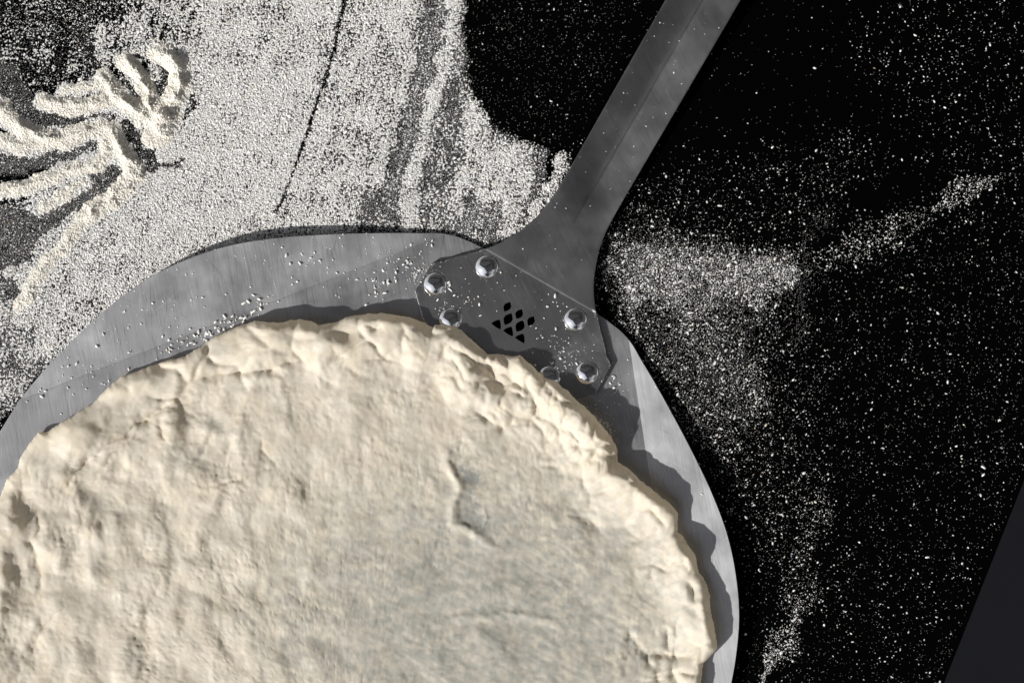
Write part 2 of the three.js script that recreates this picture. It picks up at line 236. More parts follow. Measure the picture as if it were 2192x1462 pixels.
// explicit folds, ridges, bumps (tracing grid units; heights too)
const CREASE = [
  [[[400, 815], [470, 803], [540, 796], [590, 788], [640, 774], [690, 765]], 13, 7],
  [[[185, 985], [213, 964], [246, 944], [287, 911], [328, 882], [370, 862], [415, 837]], 9, 6],
  [[[120, 1058], [164, 1014], [197, 977], [225, 960]], 9, 6], [[[205, 1010], [260, 960], [300, 935]], 5, 5], [[[300, 905], [345, 875], [420, 860]], 6, 5],
  [[[79, 1085], [83, 1115], [79, 1146], [69, 1169], [77, 1208], [88, 1254], [83, 1285]], 10, 9], [[[130, 1300], [92, 1342], [77, 1373], [69, 1400]], 9, 8],
  [[[985, 920], [986, 950], [984, 985]], 3, 5], [[[996, 935], [998, 955]], 2, 5],
  [[[1365, 1097], [1393, 1094], [1413, 1111], [1434, 1128]], 12, 5], [[[1348, 1166], [1379, 1152], [1402, 1146]], 7, 4],
  [[[1413, 1183], [1434, 1207], [1461, 1211], [1496, 1231]], 8, 5], [[[1478, 1240], [1484, 1268], [1492, 1300]], 13, 5],
  [[[1255, 974], [1295, 977], [1322, 979]], 10, 4], [[[1230, 990], [1260, 985], [1290, 995]], 7, 4], [[[1218, 940], [1238, 955], [1245, 985]], 8, 5],
  [[[946, 722], [959, 739], [987, 756], [1014, 777], [1042, 790], [1069, 818], [1074, 840]], 12, 6], [[[944, 720], [950, 760], [952, 790]], 6, 5], [[[1045, 790], [1090, 805], [1130, 835]], 9, 5],
  [[[1085, 835], [1120, 850], [1135, 845]], 8, 5], [[[1130, 840], [1150, 870], [1160, 905]], 8, 5], [[[1010, 880], [1040, 895], [1075, 918], [1092, 905], [1094, 885]], 10, 5],
  [[[445, 1041], [480, 1036], [519, 1025], [585, 1002]], 4, 3], [[[345, 880], [342, 905], [348, 930], [360, 950]], 7, 5], [[[330, 925], [300, 935], [270, 950]], 5, 5],
  [[[850, 745], [830, 760], [780, 775]], 7, 6], [[[700, 740], [720, 760], [745, 765]], 6, 7], [[[845, 680], [870, 720], [890, 735]], 6, 6], [[[770, 690], [800, 705], [815, 690]], 9, 6],
  [[[1430, 1330], [1425, 1370], [1430, 1400]], 9, 5], [[[1450, 1322], [1447, 1370]], 8, 5], [[[1370, 1395], [1400, 1400], [1440, 1405], [1500, 1415]], 9, 5], [[[1415, 1410], [1412, 1462]], 8, 5], [[[1440, 1405], [1438, 1470]], 7, 5],
  [[[1340, 1345], [1350, 1360], [1340, 1375]], 9, 5], [[[1215, 1105], [1250, 1110], [1280, 1130], [1300, 1160]], 4, 6], [[[1360, 1205], [1420, 1215], [1450, 1230]], 5, 4], [[[1400, 1215], [1390, 1240]], 5, 4],
  [[[1195, 900], [1180, 930], [1165, 950]], 6, 5], [[[1160, 800], [1175, 830], [1165, 850]], 7, 5], [[[1190, 830], [1185, 870]], 5, 4], [[[1215, 850], [1205, 890]], 5, 4],
  [[[600, 1000], [560, 960], [555, 930]], 4, 8], [[[470, 1010], [490, 960], [500, 920]], 5, 8], [[[400, 1020], [440, 960], [455, 910]], 5, 9],
];
const RIDGE = [
  [[[945, 960], [958, 990], [972, 1015], [980, 1040], [978, 1062], [967, 1088], [974, 1112], [1000, 1133], [1030, 1150], [1062, 1168]], 7, 11],
  [[[1010, 1135], [1030, 1125], [1042, 1108], [1036, 1096]], 2, 4],
  [[[1290, 1018], [1340, 1030], [1390, 1065], [1432, 1096]], 15, 26], [[[1440, 1160], [1475, 1200], [1490, 1215]], 9, 20], [[[1500, 1280], [1512, 1340], [1518, 1380]], 11, 16],
  [[[936, 1338], [1004, 1320], [1090, 1316], [1159, 1324], [1193, 1341]], 4, 9], [[[1000, 1345], [1060, 1380], [1100, 1430]], 2.5, 14],
  [[[395, 790], [470, 770], [560, 745], [640, 730]], 9, 26], [[[270, 830], [330, 815], [390, 800]], 7, 24], [[[100, 950], [170, 910], [235, 880]], 8, 26], [[[15, 1050], [20, 1120], [0, 1180]], 9, 24], [[[5, 1160], [0, 1280], [-20, 1330]], 8, 24], [[[0, 1300], [-10, 1380]], 8, 20],
  [[[430, 880], [440, 930], [420, 980]], 6, 22], [[[370, 900], [365, 950]], 7, 20], [[[200, 1120], [190, 1180], [200, 1250]], 8, 26], [[[130, 1150], [125, 1230]], 8, 20], [[[250, 1090], [245, 1180]], 6, 18], [[[520, 880], [510, 960]], 5, 20],
  [[[560, 700], [620, 700], [660, 712]], 6, 14], [[[760, 690], [820, 688], [880, 695]], 8, 15],
];
const BUMP = [[997, 825, 50, 42, 0.5, 17], [1055, 858, 42, 22, 0.5, 10], [1072, 900, 20, 16, 0.3, 13], [1127, 790, 22, 34, -0.6, 13], [1178, 858, 40, 30, 0.7, 10], [1250, 920, 40, 28, 0.8, 9], [1290, 955, 28, 22, 0.6, 7], [975, 745, 38, 20, 0.6, 9], [1060, 775, 30, 14, 0.5, 10], [640, 1070, 14, 12, 0.5, 3], [425, 1168, 12, 10, 0.3, 3], [655, 705, 30, 18, 0, 6], [1250, 975, 16, 12, 0, 7], [1455, 1190, 40, 20, 1, 5], [180, 945, 40, 26, -0.6, 6], [700, 735, 40, 18, 0.2, 5],
  [62, 1100, 26, 52, -0.15, -17], [36, 1250, 26, 62, -0.1, -19], [14, 1385, 24, 36, 0, -20], [1004, 1020, 24, 20, 0.7, -4], [1006, 1085, 26, 36, 0.2, -2], [1050, 1155, 22, 10, 0.4, -4], [460, 905, 22, 16, 0, -5], [110, 955, 22, 24, 0, -6], [215, 1140, 10, 14, 0, -4], [1268, 1125, 24, 14, 0.5, -4], [640, 1200, 26, 14, 0.6, -2]];
const bbox = (pts, m) => [Math.min(...pts.map(p => p[0])) - m, Math.max(...pts.map(p => p[0])) + m, Math.min(...pts.map(p => p[1])) - m, Math.max(...pts.map(p => p[1])) + m];
const feats = [...CREASE.map(([p, d, w]) => ({ p, d: -d, w, b: bbox(p, w * 5 + 10), c: 1 })), ...RIDGE.map(([p, d, w]) => ({ p, d, w, b: bbox(p, w * 2.6) }))];
function cells(x, y) {                                         // distance between the two nearest scattered points: small on cracks
  const xi = Math.floor(x), yi = Math.floor(y); let f1 = 9, f2 = 9;
  for (let j = -1; j <= 1; j++) for (let i = -1; i <= 1; i++) { const h = PERM[PERM[(xi + i) & 255] + ((yi + j) & 255)], g = PERM[h + 57]; const dx = xi + i + h / 256 - x, dy = yi + j + g / 256 - y, d = Math.hypot(dx, dy); if (d < f1) { f2 = f1; f1 = d; } else if (d < f2) f2 = d; }
  return f2 - f1;
}
const crackMask = (x, y) => Math.max(Math.exp(-Math.pow(segDist(x, y, [[1010, 770], [1130, 840], [1230, 910], [1290, 960]])[0] / 62, 4)), 0.9 * Math.exp(-Math.pow(segDist(x, y, [[1400, 1420], [1480, 1430], [1470, 1560]])[0] / 55, 4)), 0.5 * Math.exp(-Math.pow(segDist(x, y, [[1180, 985], [1260, 1010]])[0] / 40, 2)));
const smoothMask = (x, y) => Math.max(Math.exp(-Math.pow(segDist(x, y, [[1310, 1030], [1400, 1120], [1450, 1230], [1470, 1340]])[0] / 75, 4)), 0.8 * Math.exp(-Math.pow(segDist(x, y, [[60, 990], [200, 890], [400, 780], [600, 720], [850, 700]])[0] / 45, 4)));
const thinness = (x, y) => { const e = Math.hypot((x - 1030) / 500, (y - 1330) / 350) + 0.22 * fbm(x / 110, y / 110, 3); return 0.9 * (1 - smooth(0.3, 1.25, e)); };
const creaseShade = (x, y) => {                                     // broken brown lines painting the warm shade of the folds into the colour
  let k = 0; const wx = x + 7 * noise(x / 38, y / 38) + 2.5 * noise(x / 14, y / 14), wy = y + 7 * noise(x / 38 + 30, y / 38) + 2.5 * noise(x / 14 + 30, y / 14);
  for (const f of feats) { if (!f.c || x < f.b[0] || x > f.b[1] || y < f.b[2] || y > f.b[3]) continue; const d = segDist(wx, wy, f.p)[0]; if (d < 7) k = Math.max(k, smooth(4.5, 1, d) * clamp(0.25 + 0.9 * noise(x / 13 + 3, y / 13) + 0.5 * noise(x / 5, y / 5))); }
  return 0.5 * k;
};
const bulgeMask = (x, y, D) => Math.exp(-Math.pow(Math.max(0, D - 70) / 55, 2)) * smooth(180, 420, x) * (1 - 0.6 * smooth(1330, 1380, x));
function doughTop(x, y, D) {
  const v = fbm(x / 300 + 5, y / 300, 2), warpx = 10 * noise(x / 60, y / 60 + 9), warpy = 10 * noise(x / 60 + 40, y / 60);
  const thin = thinness(x, y), rimW = 66 + 26 * v;
  let h = 16 - 6 * thin + (15 + 7 * v + 17 * smooth(1080, 1260, x) + 15 * smooth(480, 580, x) * (1 - smooth(860, 930, x))) * Math.exp(-Math.pow(Math.max(0, D - 30) / rimW, 2));
  const rim = Math.exp(-Math.pow(D / 190, 2)), left = 1 - smooth(420, 950, x), sm = smoothMask(x, y);
  h += (5 + 7 * rim + 5 * left) * (0.75 * noise((x + warpx) / 100, (y + warpy) / 100) + 0.25 * noise((x + warpx) / 48 + 6, (y + warpy) / 48));
  const lx = x + 0.22 * y + warpx, ly = y - 0.15 * x + warpy;
  h += left * (1 - 0.5 * sm) * (5.2 * noise(lx / 54, ly / 76 + 3) + 1.7 * noise(lx / 25, ly / 36 + 13));
  const patch = 0.7 + 0.7 * Math.max(0, 0.4 + noise(x / 90 + 70, y / 90));
  h += (1 - 0.85 * sm) * (1 - 0.45 * thin) * patch * (1.2 * noise((x + warpx) / 23, (y + warpy) / 26) + 0.75 * noise(x / 11 + 3, y / 12) + 0.3 * noise(x / 5.6, y / 6 + 8) - 1.5 * Math.pow(Math.max(0, noise(x / 7.5 + 33, y / 8.5) - 0.12), 1.5) * 1.3);
  const dx = 0.86 * x + 0.5 * y, dy = -0.5 * x + 0.86 * y;      // stretched skin in the thin middle
  h += smooth(550, 950, x) * (1 - sm) * (0.55 * noise(dx / 36, dy / 13) + 0.22 * noise(dx / 15 + 9, dy / 6.5));
  const bm = bulgeMask(x, y, D);
  if (bm > 0.02) { const c = cells((x + 2.2 * warpx) / 105 + 3, (y + 2.2 * warpy) / 80 + 1); h += bm * (8.5 * c * c / (c * c + 0.05) + 2.0 * (1 - Math.exp(-7 * c)) - 6.5); }
  const cm = crackMask(x, y);
  if (cm > 0.02) { const c = cells((x + 1.9 * warpx) / 52, (y + 1.9 * warpy) / 60); h += cm * (6.5 * c * c / (c * c + 0.045) + 2.0 * (1 - Math.exp(-8 * c)) - 5.5); const c2 = cells((x + warpx) / 24 + 7, (y + warpy) / 29); h += cm * (1.6 * c2 * c2 / (c2 * c2 + 0.04) - 1.2); }
  // fine wrinkles that run along the rim where the skin was gathered
  const wr = rim * (0.3 + Math.max(0, noise(x / 120 + 11, y / 120))) * (1 - 0.45 * sm), ang = Math.atan2(y - DC[1], x - DC[0]), along = ang * 820;
  h -= 3.2 * wr * Math.pow(Math.max(0, 1 - 2.6 * Math.abs(noise((along + 2.2 * warpx) / 85, (D + 0.35 * along + 2 * warpy) / 30))), 2.0);
  h -= 1.4 * wr * Math.pow(Math.max(0, 1 - 2.6 * Math.abs(noise((along - 1.5 * D + warpx) / 46 + 9, (D + warpy) / 34 + 4))), 2);
  const wx = x + 7 * noise(x / 38, y / 38) + 2.5 * noise(x / 14, y / 14), wy = y + 7 * noise(x / 38 + 30, y / 38) + 2.5 * noise(x / 14 + 30, y / 14);
  for (const f of feats) {
    if (x < f.b[0] || x > f.b[1] || y < f.b[2] || y > f.b[3]) continue;
    const [d, t] = segDist(wx, wy, f.p); const taper = f.c ? Math.min(1, 0.25 + 4 * Math.min(t, 1 - t)) : Math.min(1, 0.35 + 5 * Math.min(t, 1 - t));
    if (f.c) { const tp = Math.sin(Math.PI * clamp(t, 0.04, 0.96)) * (0.75 + 0.5 * noise(x / 25, y / 25)); h += f.d * tp * (0.85 * Math.exp(-d / (f.w * 0.62)) + 0.5 * Math.exp(-d * d / (f.w * f.w * 6))) - f.d * 0.22 * tp * Math.exp(-Math.pow((d - f.w * 2.6) / (f.w * 1.3), 2)); } else h += f.d * taper * Math.exp(-d * d / (f.w * f.w));
  }
  for (const [bx, by, rx, ry, an, a] of BUMP) { const ex = wx - bx, ey = wy - by; if (ex * ex + ey * ey > 22000) continue; const c = Math.cos(an), s = Math.sin(an), u = (ex * c + ey * s) / rx, w = (-ex * s + ey * c) / ry, q = u * u + w * w; if (q < 5) h += (a > 0 ? (rx > 25 ? 1.25 : 0.75) : (bx < 100 ? 0.36 : 0.55)) * a * Math.exp(-q * q * 0.55 - q * 0.35); }
  return Math.max(h, 5);
}
{
  // angles: fine where the photograph looks, coarser behind the frame
  const ths = []; let th = -Math.PI - 0.06; while (th < 0.06) { ths.push(th); th += 0.00235; } while (th < Math.PI - 0.07) { ths.push(th); th += 0.03; }
  const na = ths.length, rings = 450, under = 7, pos = [], col = [], idx = [];
  const base = BLADE_Y + 0.0002;
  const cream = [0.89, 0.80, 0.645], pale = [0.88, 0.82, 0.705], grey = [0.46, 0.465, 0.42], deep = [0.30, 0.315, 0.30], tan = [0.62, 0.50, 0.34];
  for (let a = 0; a < na; a++) {
    const t = ths[a], c = Math.cos(t), s = Math.sin(t), R = outlineR(t) + 3.2 * fbm(t * 60, 3, 3) + 1.2 * noise(t * 330, 9);
    const edge = 26 + 8 * noise(t * 22, 4);
    for (let r = 0; r <= rings + under; r++) {
      let rad, y, D;
      if (r <= rings) {
        const f = r / rings; rad = 60 + (R - 60) * (1 - Math.pow(1 - f, 1.12)); if (r === 0) rad = 0.5; D = R - rad;
        const x = DC[0] + c * rad, z = DC[1] + s * rad; y = doughTop(x, z, D);
        if (D < edge) { const k = 1 - D / edge; y = y * (0.42 + 0.58 * Math.sqrt(Math.max(0, 1 - k * k))); }
      } else {                                                  // the edge turns under and meets the steel
        const k = (r - rings) / under, x = DC[0] + c * R, z = DC[1] + s * R, top = doughTop(x, z, 0) * 0.42;
        D = 0; rad = R - 15 * k * k - 1 * k; y = top * (1 - Math.pow(k, 0.9)); if (r === rings + under) y = -0.5;
      }
      const x = DC[0] + c * rad, z = DC[1] + s * rad, bend = D < 260 ? Math.max(0, bladeHeight(x, z) - BLADE_Y) : 0, p = W(x, z, base + bend + y * S);
      pos.push(...p);
      const th0 = thinness(x, z), hx = x + 12 * noise(x / 16, z / 16) + 6 * noise(x / 6, z / 6), hz = z + 12 * noise(x / 16 + 9, z / 16) + 6 * noise(x / 6 + 9, z / 6), hole = 0.75 * Math.exp(-Math.pow(segDist(hx, hz, [[990, 1000], [1003, 1015], [1018, 1026]])[0] / 15, 2)) + 0.45 * Math.exp(-Math.pow(segDist(hx, hz, [[1002, 1050], [1010, 1080], [1000, 1105], [1030, 1118]])[0] / 17, 2)) + 0.4 * Math.exp(-Math.pow(Math.hypot((hx - 460) / 18, (hz - 905) / 12), 2));
      const fx = 0.86 * x + 0.5 * z, fz = -0.5 * x + 0.86 * z, fibre = noise(fx / 42, fz / 9) + 0.6 * noise(fx / 18 + 5, fz / 5), blot = fbm(x / 30, z / 24, 3);
      const thin = clamp(th0 * 0.8 + (0.62 * blot + 0.26 * noise(x / 16 + 60, z / 13) + 0.16 * fibre) * smooth(0.02, 0.35, th0) + hole), mot = clamp(0.5 + 0.9 * fbm(x / 60 + 50, z / 60, 3)), fine = 1 + 0.04 * noise(x / 6, z / 6) + 0.045 * noise(x / 19, z / 19 + 5);
      const shadeAndFibre = clamp(creaseShade(x, z) + 0.6 * Math.max(0, fibre - 0.35) * smooth(0.05, 0.5, th0) + 0.55 * Math.max(0, 0.55 * noise(x / 15 + 80, z / 15) + 0.6 * noise(x / 34 + 8, z / 34) - 0.22), 0, 0.5);  // painted crease shade plus the tan fibres and mottling of the dough
      for (let q = 0; q < 3; q++) { let b = cream[q] + (pale[q] - cream[q]) * mot; b += (tan[q] - b) * shadeAndFibre; col.push((b + (grey[q] + (deep[q] - grey[q]) * clamp(hole * 1.3) - b) * thin * 0.85) * fine); }
    }
  }
  const row = rings + under + 1;
  for (let a = 0; a < na; a++) { const b = (a + 1) % na; for (let r = 0; r + 1 < row; r++) { const i = a * row + r, j = b * row + r; idx.push(i, j, i + 1, j, j + 1, i + 1); } }
  const g = new THREE.BufferGeometry(); g.setAttribute('position', new THREE.Float32BufferAttribute(pos, 3)); g.setAttribute('color', new THREE.Float32BufferAttribute(col, 3)); g.setIndex(idx); g.computeVertexNormals();
  // light spreads a little under the skin of soft dough: ease the shading normals over a few millimetres
  let nn = g.attributes.normal.array; for (let it = 0; it < 3; it++) { const o = nn.slice(); for (let a = 0; a < na; a++) for (let r = 1; r + 1 < row - under; r++) { const i = (a * row + r) * 3, l = (((a + na - 1) % na) * row + r) * 3, e = (((a + 1) % na) * row + r) * 3; for (let q = 0; q < 3; q++) o[i + q] = 0.28 * nn[i + q] + 0.18 * (nn[i - 3 + q] + nn[i + 3 + q] + nn[l + q] + nn[e + q]); const L = Math.hypot(o[i], o[i + 1], o[i + 2]) || 1; o[i] /= L; o[i + 1] /= L; o[i + 2] /= L; } nn = o; }
  g.attributes.normal.array.set(nn);
  const m = new THREE.MeshPhysicalMaterial({ vertexColors: true, roughness: 0.9, specularIntensity: 0.5, transmission: 0.46, thickness: 0, clearcoat: 0.12, clearcoatRoughness: 0.35 });
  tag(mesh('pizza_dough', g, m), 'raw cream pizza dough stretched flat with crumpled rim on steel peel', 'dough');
}

// ------------------------------------------------------------------ flour
// how densely grains lie, on the table, as layers of strokes and patches; d = grains, f = fine dust
const poly = (p, soft, d, f) => ({ t: 'p', p, soft, d, f, b: bbox(p, soft * 2) });
const stroke = (p, w, soft, d, f) => ({ t: 's', p, w, soft, d, f, b: bbox(p, w + soft * 2) });
const LAYERS = [
  poly([[-60, -60], [470, -60], [330, 20], [215, 70], [170, 160], [60, 190], [-60, 190]], 40, 0.30, 0.10),
  poly([[165, 60], [300, -60], [520, -60], [480, 130], [300, 130], [190, 160]], 50, 0.72, 0.10),
  poly([[430, -60], [905, -60], [915, 60], [900, 150], [874, 230], [850, 300], [826, 360], [800, 420], [792, 520], [560, 540], [300, 640], [90, 800], [-60, 830], [-60, 460], [60, 430], [190, 200], [420, 90]], 26, 1.1, 0.3),
  poly([[430, 130], [640, 160], [660, 300], [600, 470], [330, 560], [250, 500], [330, 330], [400, 260]], 60, 1.7, 0.3),
  poly([[690, 40], [890, 40], [860, 230], [800, 360], [700, 300], [680, 150]], 50, 0.95, 0.35),
  poly([[760, 400], [960, 390], [1160, 400], [1080, 540], [740, 520]], 55, 0.36, 0.7),
  poly([[905, -60], [985, -60], [990, 120], [1010, 220], [990, 330], [960, 520], [780, 520], [830, 350], [880, 220]], 26, 0.3, 0.6),
  stroke([[938, 10], [925, 90], [905, 170], [880, 260], [862, 350], [836, 420], [825, 520]], 13, 20, 0.24, 0.65),
  stroke([[968, -20], [972, 60], [958, 110], [940, 170], [920, 235], [908, 300], [890, 350], [878, 390], [870, 480]], 11, 15, 1.2, 0.6),
  stroke([[985, 130], [975, 210], [965, 290], [940, 370], [925, 500]], 13, 20, 0.36, 0.6),
  poly([[1000, 195], [1012, 210], [1036, 262], [1070, 285], [1110, 300], [1150, 318], [1146, 372], [1130, 440], [1104, 510], [1066, 500], [1040, 430], [1000, 400], [966, 500], [956, 430], [985, 330]], 44, 1.0, 0.6),
  stroke([[1008, 440], [990, 500]], 14, 8, 0.2, 0.8), stroke([[1060, 440], [1040, 520]], 9, 8, 0.25, 0.7),
  stroke([[1205, 338], [1190, 380], [1166, 420], [1120, 490]], 12, 9, 1.0, 0.5),
  stroke([[1165, 320], [1150, 390], [1120, 470]], 9, 7, 0.2, 0.45),
  stroke([[736, -10], [722, 70], [700, 150], [672, 230], [640, 330], [606, 420], [590, 450]], 3, 4, 0.04, 0.1),
  stroke([[705, 300], [690, 340]], 2, 4, 0.2, 0.3), stroke([[725, 330], [716, 345]], 2, 4, 0.2, 0.3), stroke([[770, 130], [740, 190]], 3, 5, 0.5, 0.3),
  // swept by fingers around the heaps
  poly([[-60, 110], [30, 130], [70, 215], [140, 236], [235, 235], [225, 265], [130, 285], [70, 270], [20, 230], [-60, 200]], 12, 0.06, 0.42),
  stroke([[-20, 355], [50, 345], [110, 325], [165, 310], [215, 296]], 19, 9, 0.08, 0.6),
  stroke([[70, 490], [120, 450], [170, 420], [240, 372]], 20, 10, 0.06, 0.6), poly([[-60, 430], [40, 440], [90, 470], [60, 560], [-60, 600]], 16, 0.12, 0.55),
  stroke([[268, 275], [290, 305], [318, 345]], 15, 7, 0.05, 0.3), stroke([[320, 358], [355, 352], [388, 342]], 6, 6, 0.12, 0.45), stroke([[343, 135], [352, 165], [345, 195]], 12, 7, 0.12, 0.25), stroke([[268, 180], [290, 210]], 9, 6, 0.15, 0.25),
  stroke([[165, 60], [185, 110], [205, 150]], 15, 12, 0.10, 0.2), stroke([[185, 240], [240, 250]], 10, 8, 0.25, 0.4),
  stroke([[405, 180], [412, 220], [395, 255], [375, 285]], 7, 6, 0.4, 0.2), stroke([[230, 10], [150, 30], [40, 40]], 24, 26, 0.14, 0.1),
  poly([[-60, 700], [40, 690], [110, 770], [40, 850], [-60, 960]], 24, 0.55, 0.6), poly([[-60, 560], [30, 600], [40, 640], [-60, 690]], 22, 0.35, 0.6),
  // right of the handle
  poly([[1330, 380], [1560, 350], [1800, 280], [1900, 330], [1800, 480], [1500, 520], [1300, 480]], 80, 0.05, 0.02),
  poly([[1900, -40], [2240, -60], [2240, 500], [2050, 560], [1850, 700], [1800, 600], [2000, 300], [1830, 120]], 80, 0.034, 0.008),
  poly([[1500, 650], [1900, 520], [2240, 500], [2240, 1100], [2060, 1500], [1560, 1500], [1560, 1250], [1480, 950]], 60, 0.022, 0.014),
  poly([[1330, 520], [1680, 560], [1720, 900], [1640, 1180], [1540, 1120], [1440, 800]], 190, 0.09, 0.04),
  poly([[1285, 500], [1340, 470], [1500, 500], [1680, 550], [1660, 640], [1600, 720], [1640, 830], [1600, 940], [1500, 960], [1440, 860], [1370, 740], [1290, 660]], 110, 0.22, 0.14),
  poly([[1310, 500], [1420, 520], [1560, 540], [1680, 560], [1690, 600], [1640, 640], [1500, 650], [1420, 690], [1330, 640]], 70, 0.75, 0.25),
  stroke([[1480, 560], [1440, 600], [1480, 640], [1500, 700]], 26, 24, 0.75, 0.2), stroke([[1500, 690], [1570, 760], [1610, 840]], 24, 40, 0.33, 0.15),
  stroke([[1410, 690], [1440, 760], [1500, 850]], 22, 24, 0.22, 0.15),
  stroke([[1745, 470], [1730, 560], [1715, 640], [1705, 720]], 12, 40, 0.05, 0.12),
  stroke([[1790, 560], [1815, 525], [1860, 520]], 12, 12, 0.45, 0.05), stroke([[1860, 520], [1930, 480], [2000, 445], [2070, 410], [2140, 372]], 10, 12, 0.42, 0.05),
  stroke([[1800, 545], [1880, 505], [1990, 470]], 26, 30, 0.2, 0.03),
  stroke([[1745, 1040], [1735, 1120]], 18, 20, 0.14, 0.04), stroke([[1715, 1110], [1725, 1200], [1710, 1290]], 26, 26, 0.16, 0.06), stroke([[1716, 1300], [1680, 1370], [1660, 1410]], 14, 14, 0.36, 0.08), stroke([[1664, 1395], [1655, 1430], [1638, 1500]], 9, 9, 0.9, 0.1),
  poly([[1000, -60], [1420, -60], [1210, 330], [1050, 270], [1000, 170]], 20, 0.004, 0.022),
];
function density(x, y) {
  let d = 0.0025, f = 0.003;
  const big = x > 1280 ? 55 : 0; const wx = x + 9 * noise(x / 35, y / 35) + 4 * noise(x / 11, y / 11) + big * noise(x / 90, y / 90), wy = y + 9 * noise(x / 35 + 60, y / 35) + 4 * noise(x / 11 + 20, y / 11) + 0.6 * big * noise(x / 90 + 33, y / 90);
  for (const l of LAYERS) {
    if (wx < l.b[0] || wx > l.b[1] || wy < l.b[2] || wy > l.b[3]) continue;
    let k;
    if (l.t === 's') k = 1 - smooth(l.w - l.soft * 0.5, l.w + l.soft, l.w < 4 ? segDist(0.7 * x + 0.3 * wx, 0.7 * y + 0.3 * wy, l.p)[0] : segDist(wx, wy, l.p)[0]);
    else { const e = segDist(wx, wy, [...l.p, l.p[0]])[0] * (inside(wx, wy, l.p) ? 1 : -1); k = smooth(-l.soft * 0.5, l.soft * 0.5, e); }
    if (l.keep) { d = Math.max(d, l.d * k); f = Math.max(f, l.f * k); } else { d += (l.d - d) * k; f += (l.f - f) * k; }
  }
  return [d, f];
}
// heaps pushed up by the fingers: [line, half width, height]
const HEAP_LIST = [
  [[[335, 108], [362, 122], [380, 150], [387, 181], [374, 208], [363, 235]], 19, 20], [[[262, 124], [285, 144], [306, 178], [317, 208], [330, 240]], 16, 17], [[[218, 166], [241, 194], [268, 221], [302, 243]], 18, 17],
  [[[350, 240], [345, 268], [335, 285]], 30, 26], [[[300, 240], [330, 262]], 22, 18], [[[86, 216], [134, 226], [188, 226], [235, 212]], 15, 10], [[[130, 192], [175, 186], [215, 180]], 12, 5],
  [[[-30, 215], [0, 232], [22, 256], [52, 279], [94, 297], [134, 298], [174, 284], [212, 270]], 18, 14], [[[-30, 300], [30, 310], [80, 312]], 16, 7],
  [[[235, 278], [250, 306], [268, 335], [284, 356], [288, 379], [268, 402], [235, 429], [201, 449], [176, 470]], 18, 18], [[[176, 470], [140, 520], [100, 562], [62, 620], [40, 660]], 15, 9],
  [[[-30, 412], [50, 402], [94, 385], [151, 366], [201, 354], [232, 325]], 15, 9], [[[86, 450], [130, 420], [180, 390]], 11, 6], [[[220, 300], [235, 330]], 14, 8],
];
const HEAPS = HEAP_LIST; for (const [p, w] of HEAP_LIST) LAYERS.push({ ...stroke(p, w * 1.1, 9, 1.1, 0.5), keep: 1 });
const heapBox = HEAPS.map(h => bbox(h[0], h[1] * 2));
function heapH(x, y) {
  let s = 0; const wx = x + 7 * noise(x / 26, y / 26) + 3 * noise(x / 8, y / 8), wy = y + 7 * noise(x / 26 + 40, y / 26) + 3 * noise(x / 8 + 9, y / 8);
  for (let i = 0; i < HEAPS.length; i++) { const b = heapBox[i]; if (x < b[0] || x > b[1] || y < b[2] || y > b[3]) continue; const [p, w, h] = HEAPS[i], [d, t] = segDist(wx, wy, p); const k = 1 - d / (w * (1.42 + 0.32 * noise(x / 26 + 7, y / 26) + 0.14 * noise(x / 9, y / 9 + 5))); if (k > 0) { const v = h * 1.0 * Math.pow(k, 1.5) * (0.85 + 0.5 * noise(x / 30, y / 30)) * Math.min(1, 0.45 + 5 * Math.min(t, 1 - t)); s = Math.max(s, v) + 0.15 * Math.min(s, v); } }
  return s;
}
const GRAINS = [1, 2, 3].map(seed => { const g = new THREE.IcosahedronGeometry(1, 0), r = rng(seed * 77), p = g.attributes.position, m = new Map(); for (let i = 0; i < p.count; i++) { const k = [p.getX(i), p.getY(i), p.getZ(i)].map(v => v.toFixed(3)).join(); if (!m.has(k)) m.set(k, 0.72 + 0.5 * r()); const f = m.get(k); p.setXYZ(i, p.getX(i) * f * 1.12, p.getY(i) * f, p.getZ(i) * f * 0.85); } g.deleteAttribute('uv'); g.deleteAttribute('normal'); const s = mergeVertices(g, 1e-3); s.computeVertexNormals(); return s; });
const grainMat = new THREE.MeshPhysicalMaterial({ color: 0xffffff, roughness: 0.95, specularIntensity: 0.4, transmission: 0.18, thickness: 0 });
class Grains {
  constructor(seed) { this.r = rng(seed); this.m = [[], [], []]; this.c = [[], [], []]; this.q = new THREE.Quaternion(); this.M = new THREE.Matrix4(); this.v = new THREE.Vector3(); this.s = new THREE.Vector3(); }
  add(px, py, h, rad, cr, long = 1) {                          // rad in grid units
    const { r, q, M, v, s } = this, k = Math.floor(r() * 3);
    const a = r() * 6.283; q.set((r() - 0.5) * 0.35, Math.sin(a / 2), (r() - 0.5) * 0.35, Math.cos(a / 2)).normalize();
    v.set((px - 1096) * S, h, (py - 731) * S); s.set(rad * S * long, rad * S * 0.58, rad * S * (0.75 + 0.3 * r())); M.compose(v, q, s);
    this.m[k].push(...M.elements); this.c[k].push(...cr);
  }
  build(name, label, group) {
    for (let k = 0; k < 3; k++) {
      const n = this.m[k].length / 16; if (!n) continue;
      const im = new THREE.InstancedMesh(GRAINS[k], grainMat, n); im.instanceMatrix.array.set(this.m[k]);
      im.instanceColor = new THREE.InstancedBufferAttribute(new Float32Array(this.c[k]), 3); im.name = k ? `${name}_00${k}` : name; im.castShadow = im.receiveShadow = true;
      im.userData = { label, kind: 'stuff', category: 'flour', group }; scene.add(im);
    }
  }
}
const R0 = rng(5);
const gauss = () => Math.sqrt(-2 * Math.log(1 - R0() * 0.9999)) * Math.cos(6.2832 * R0());
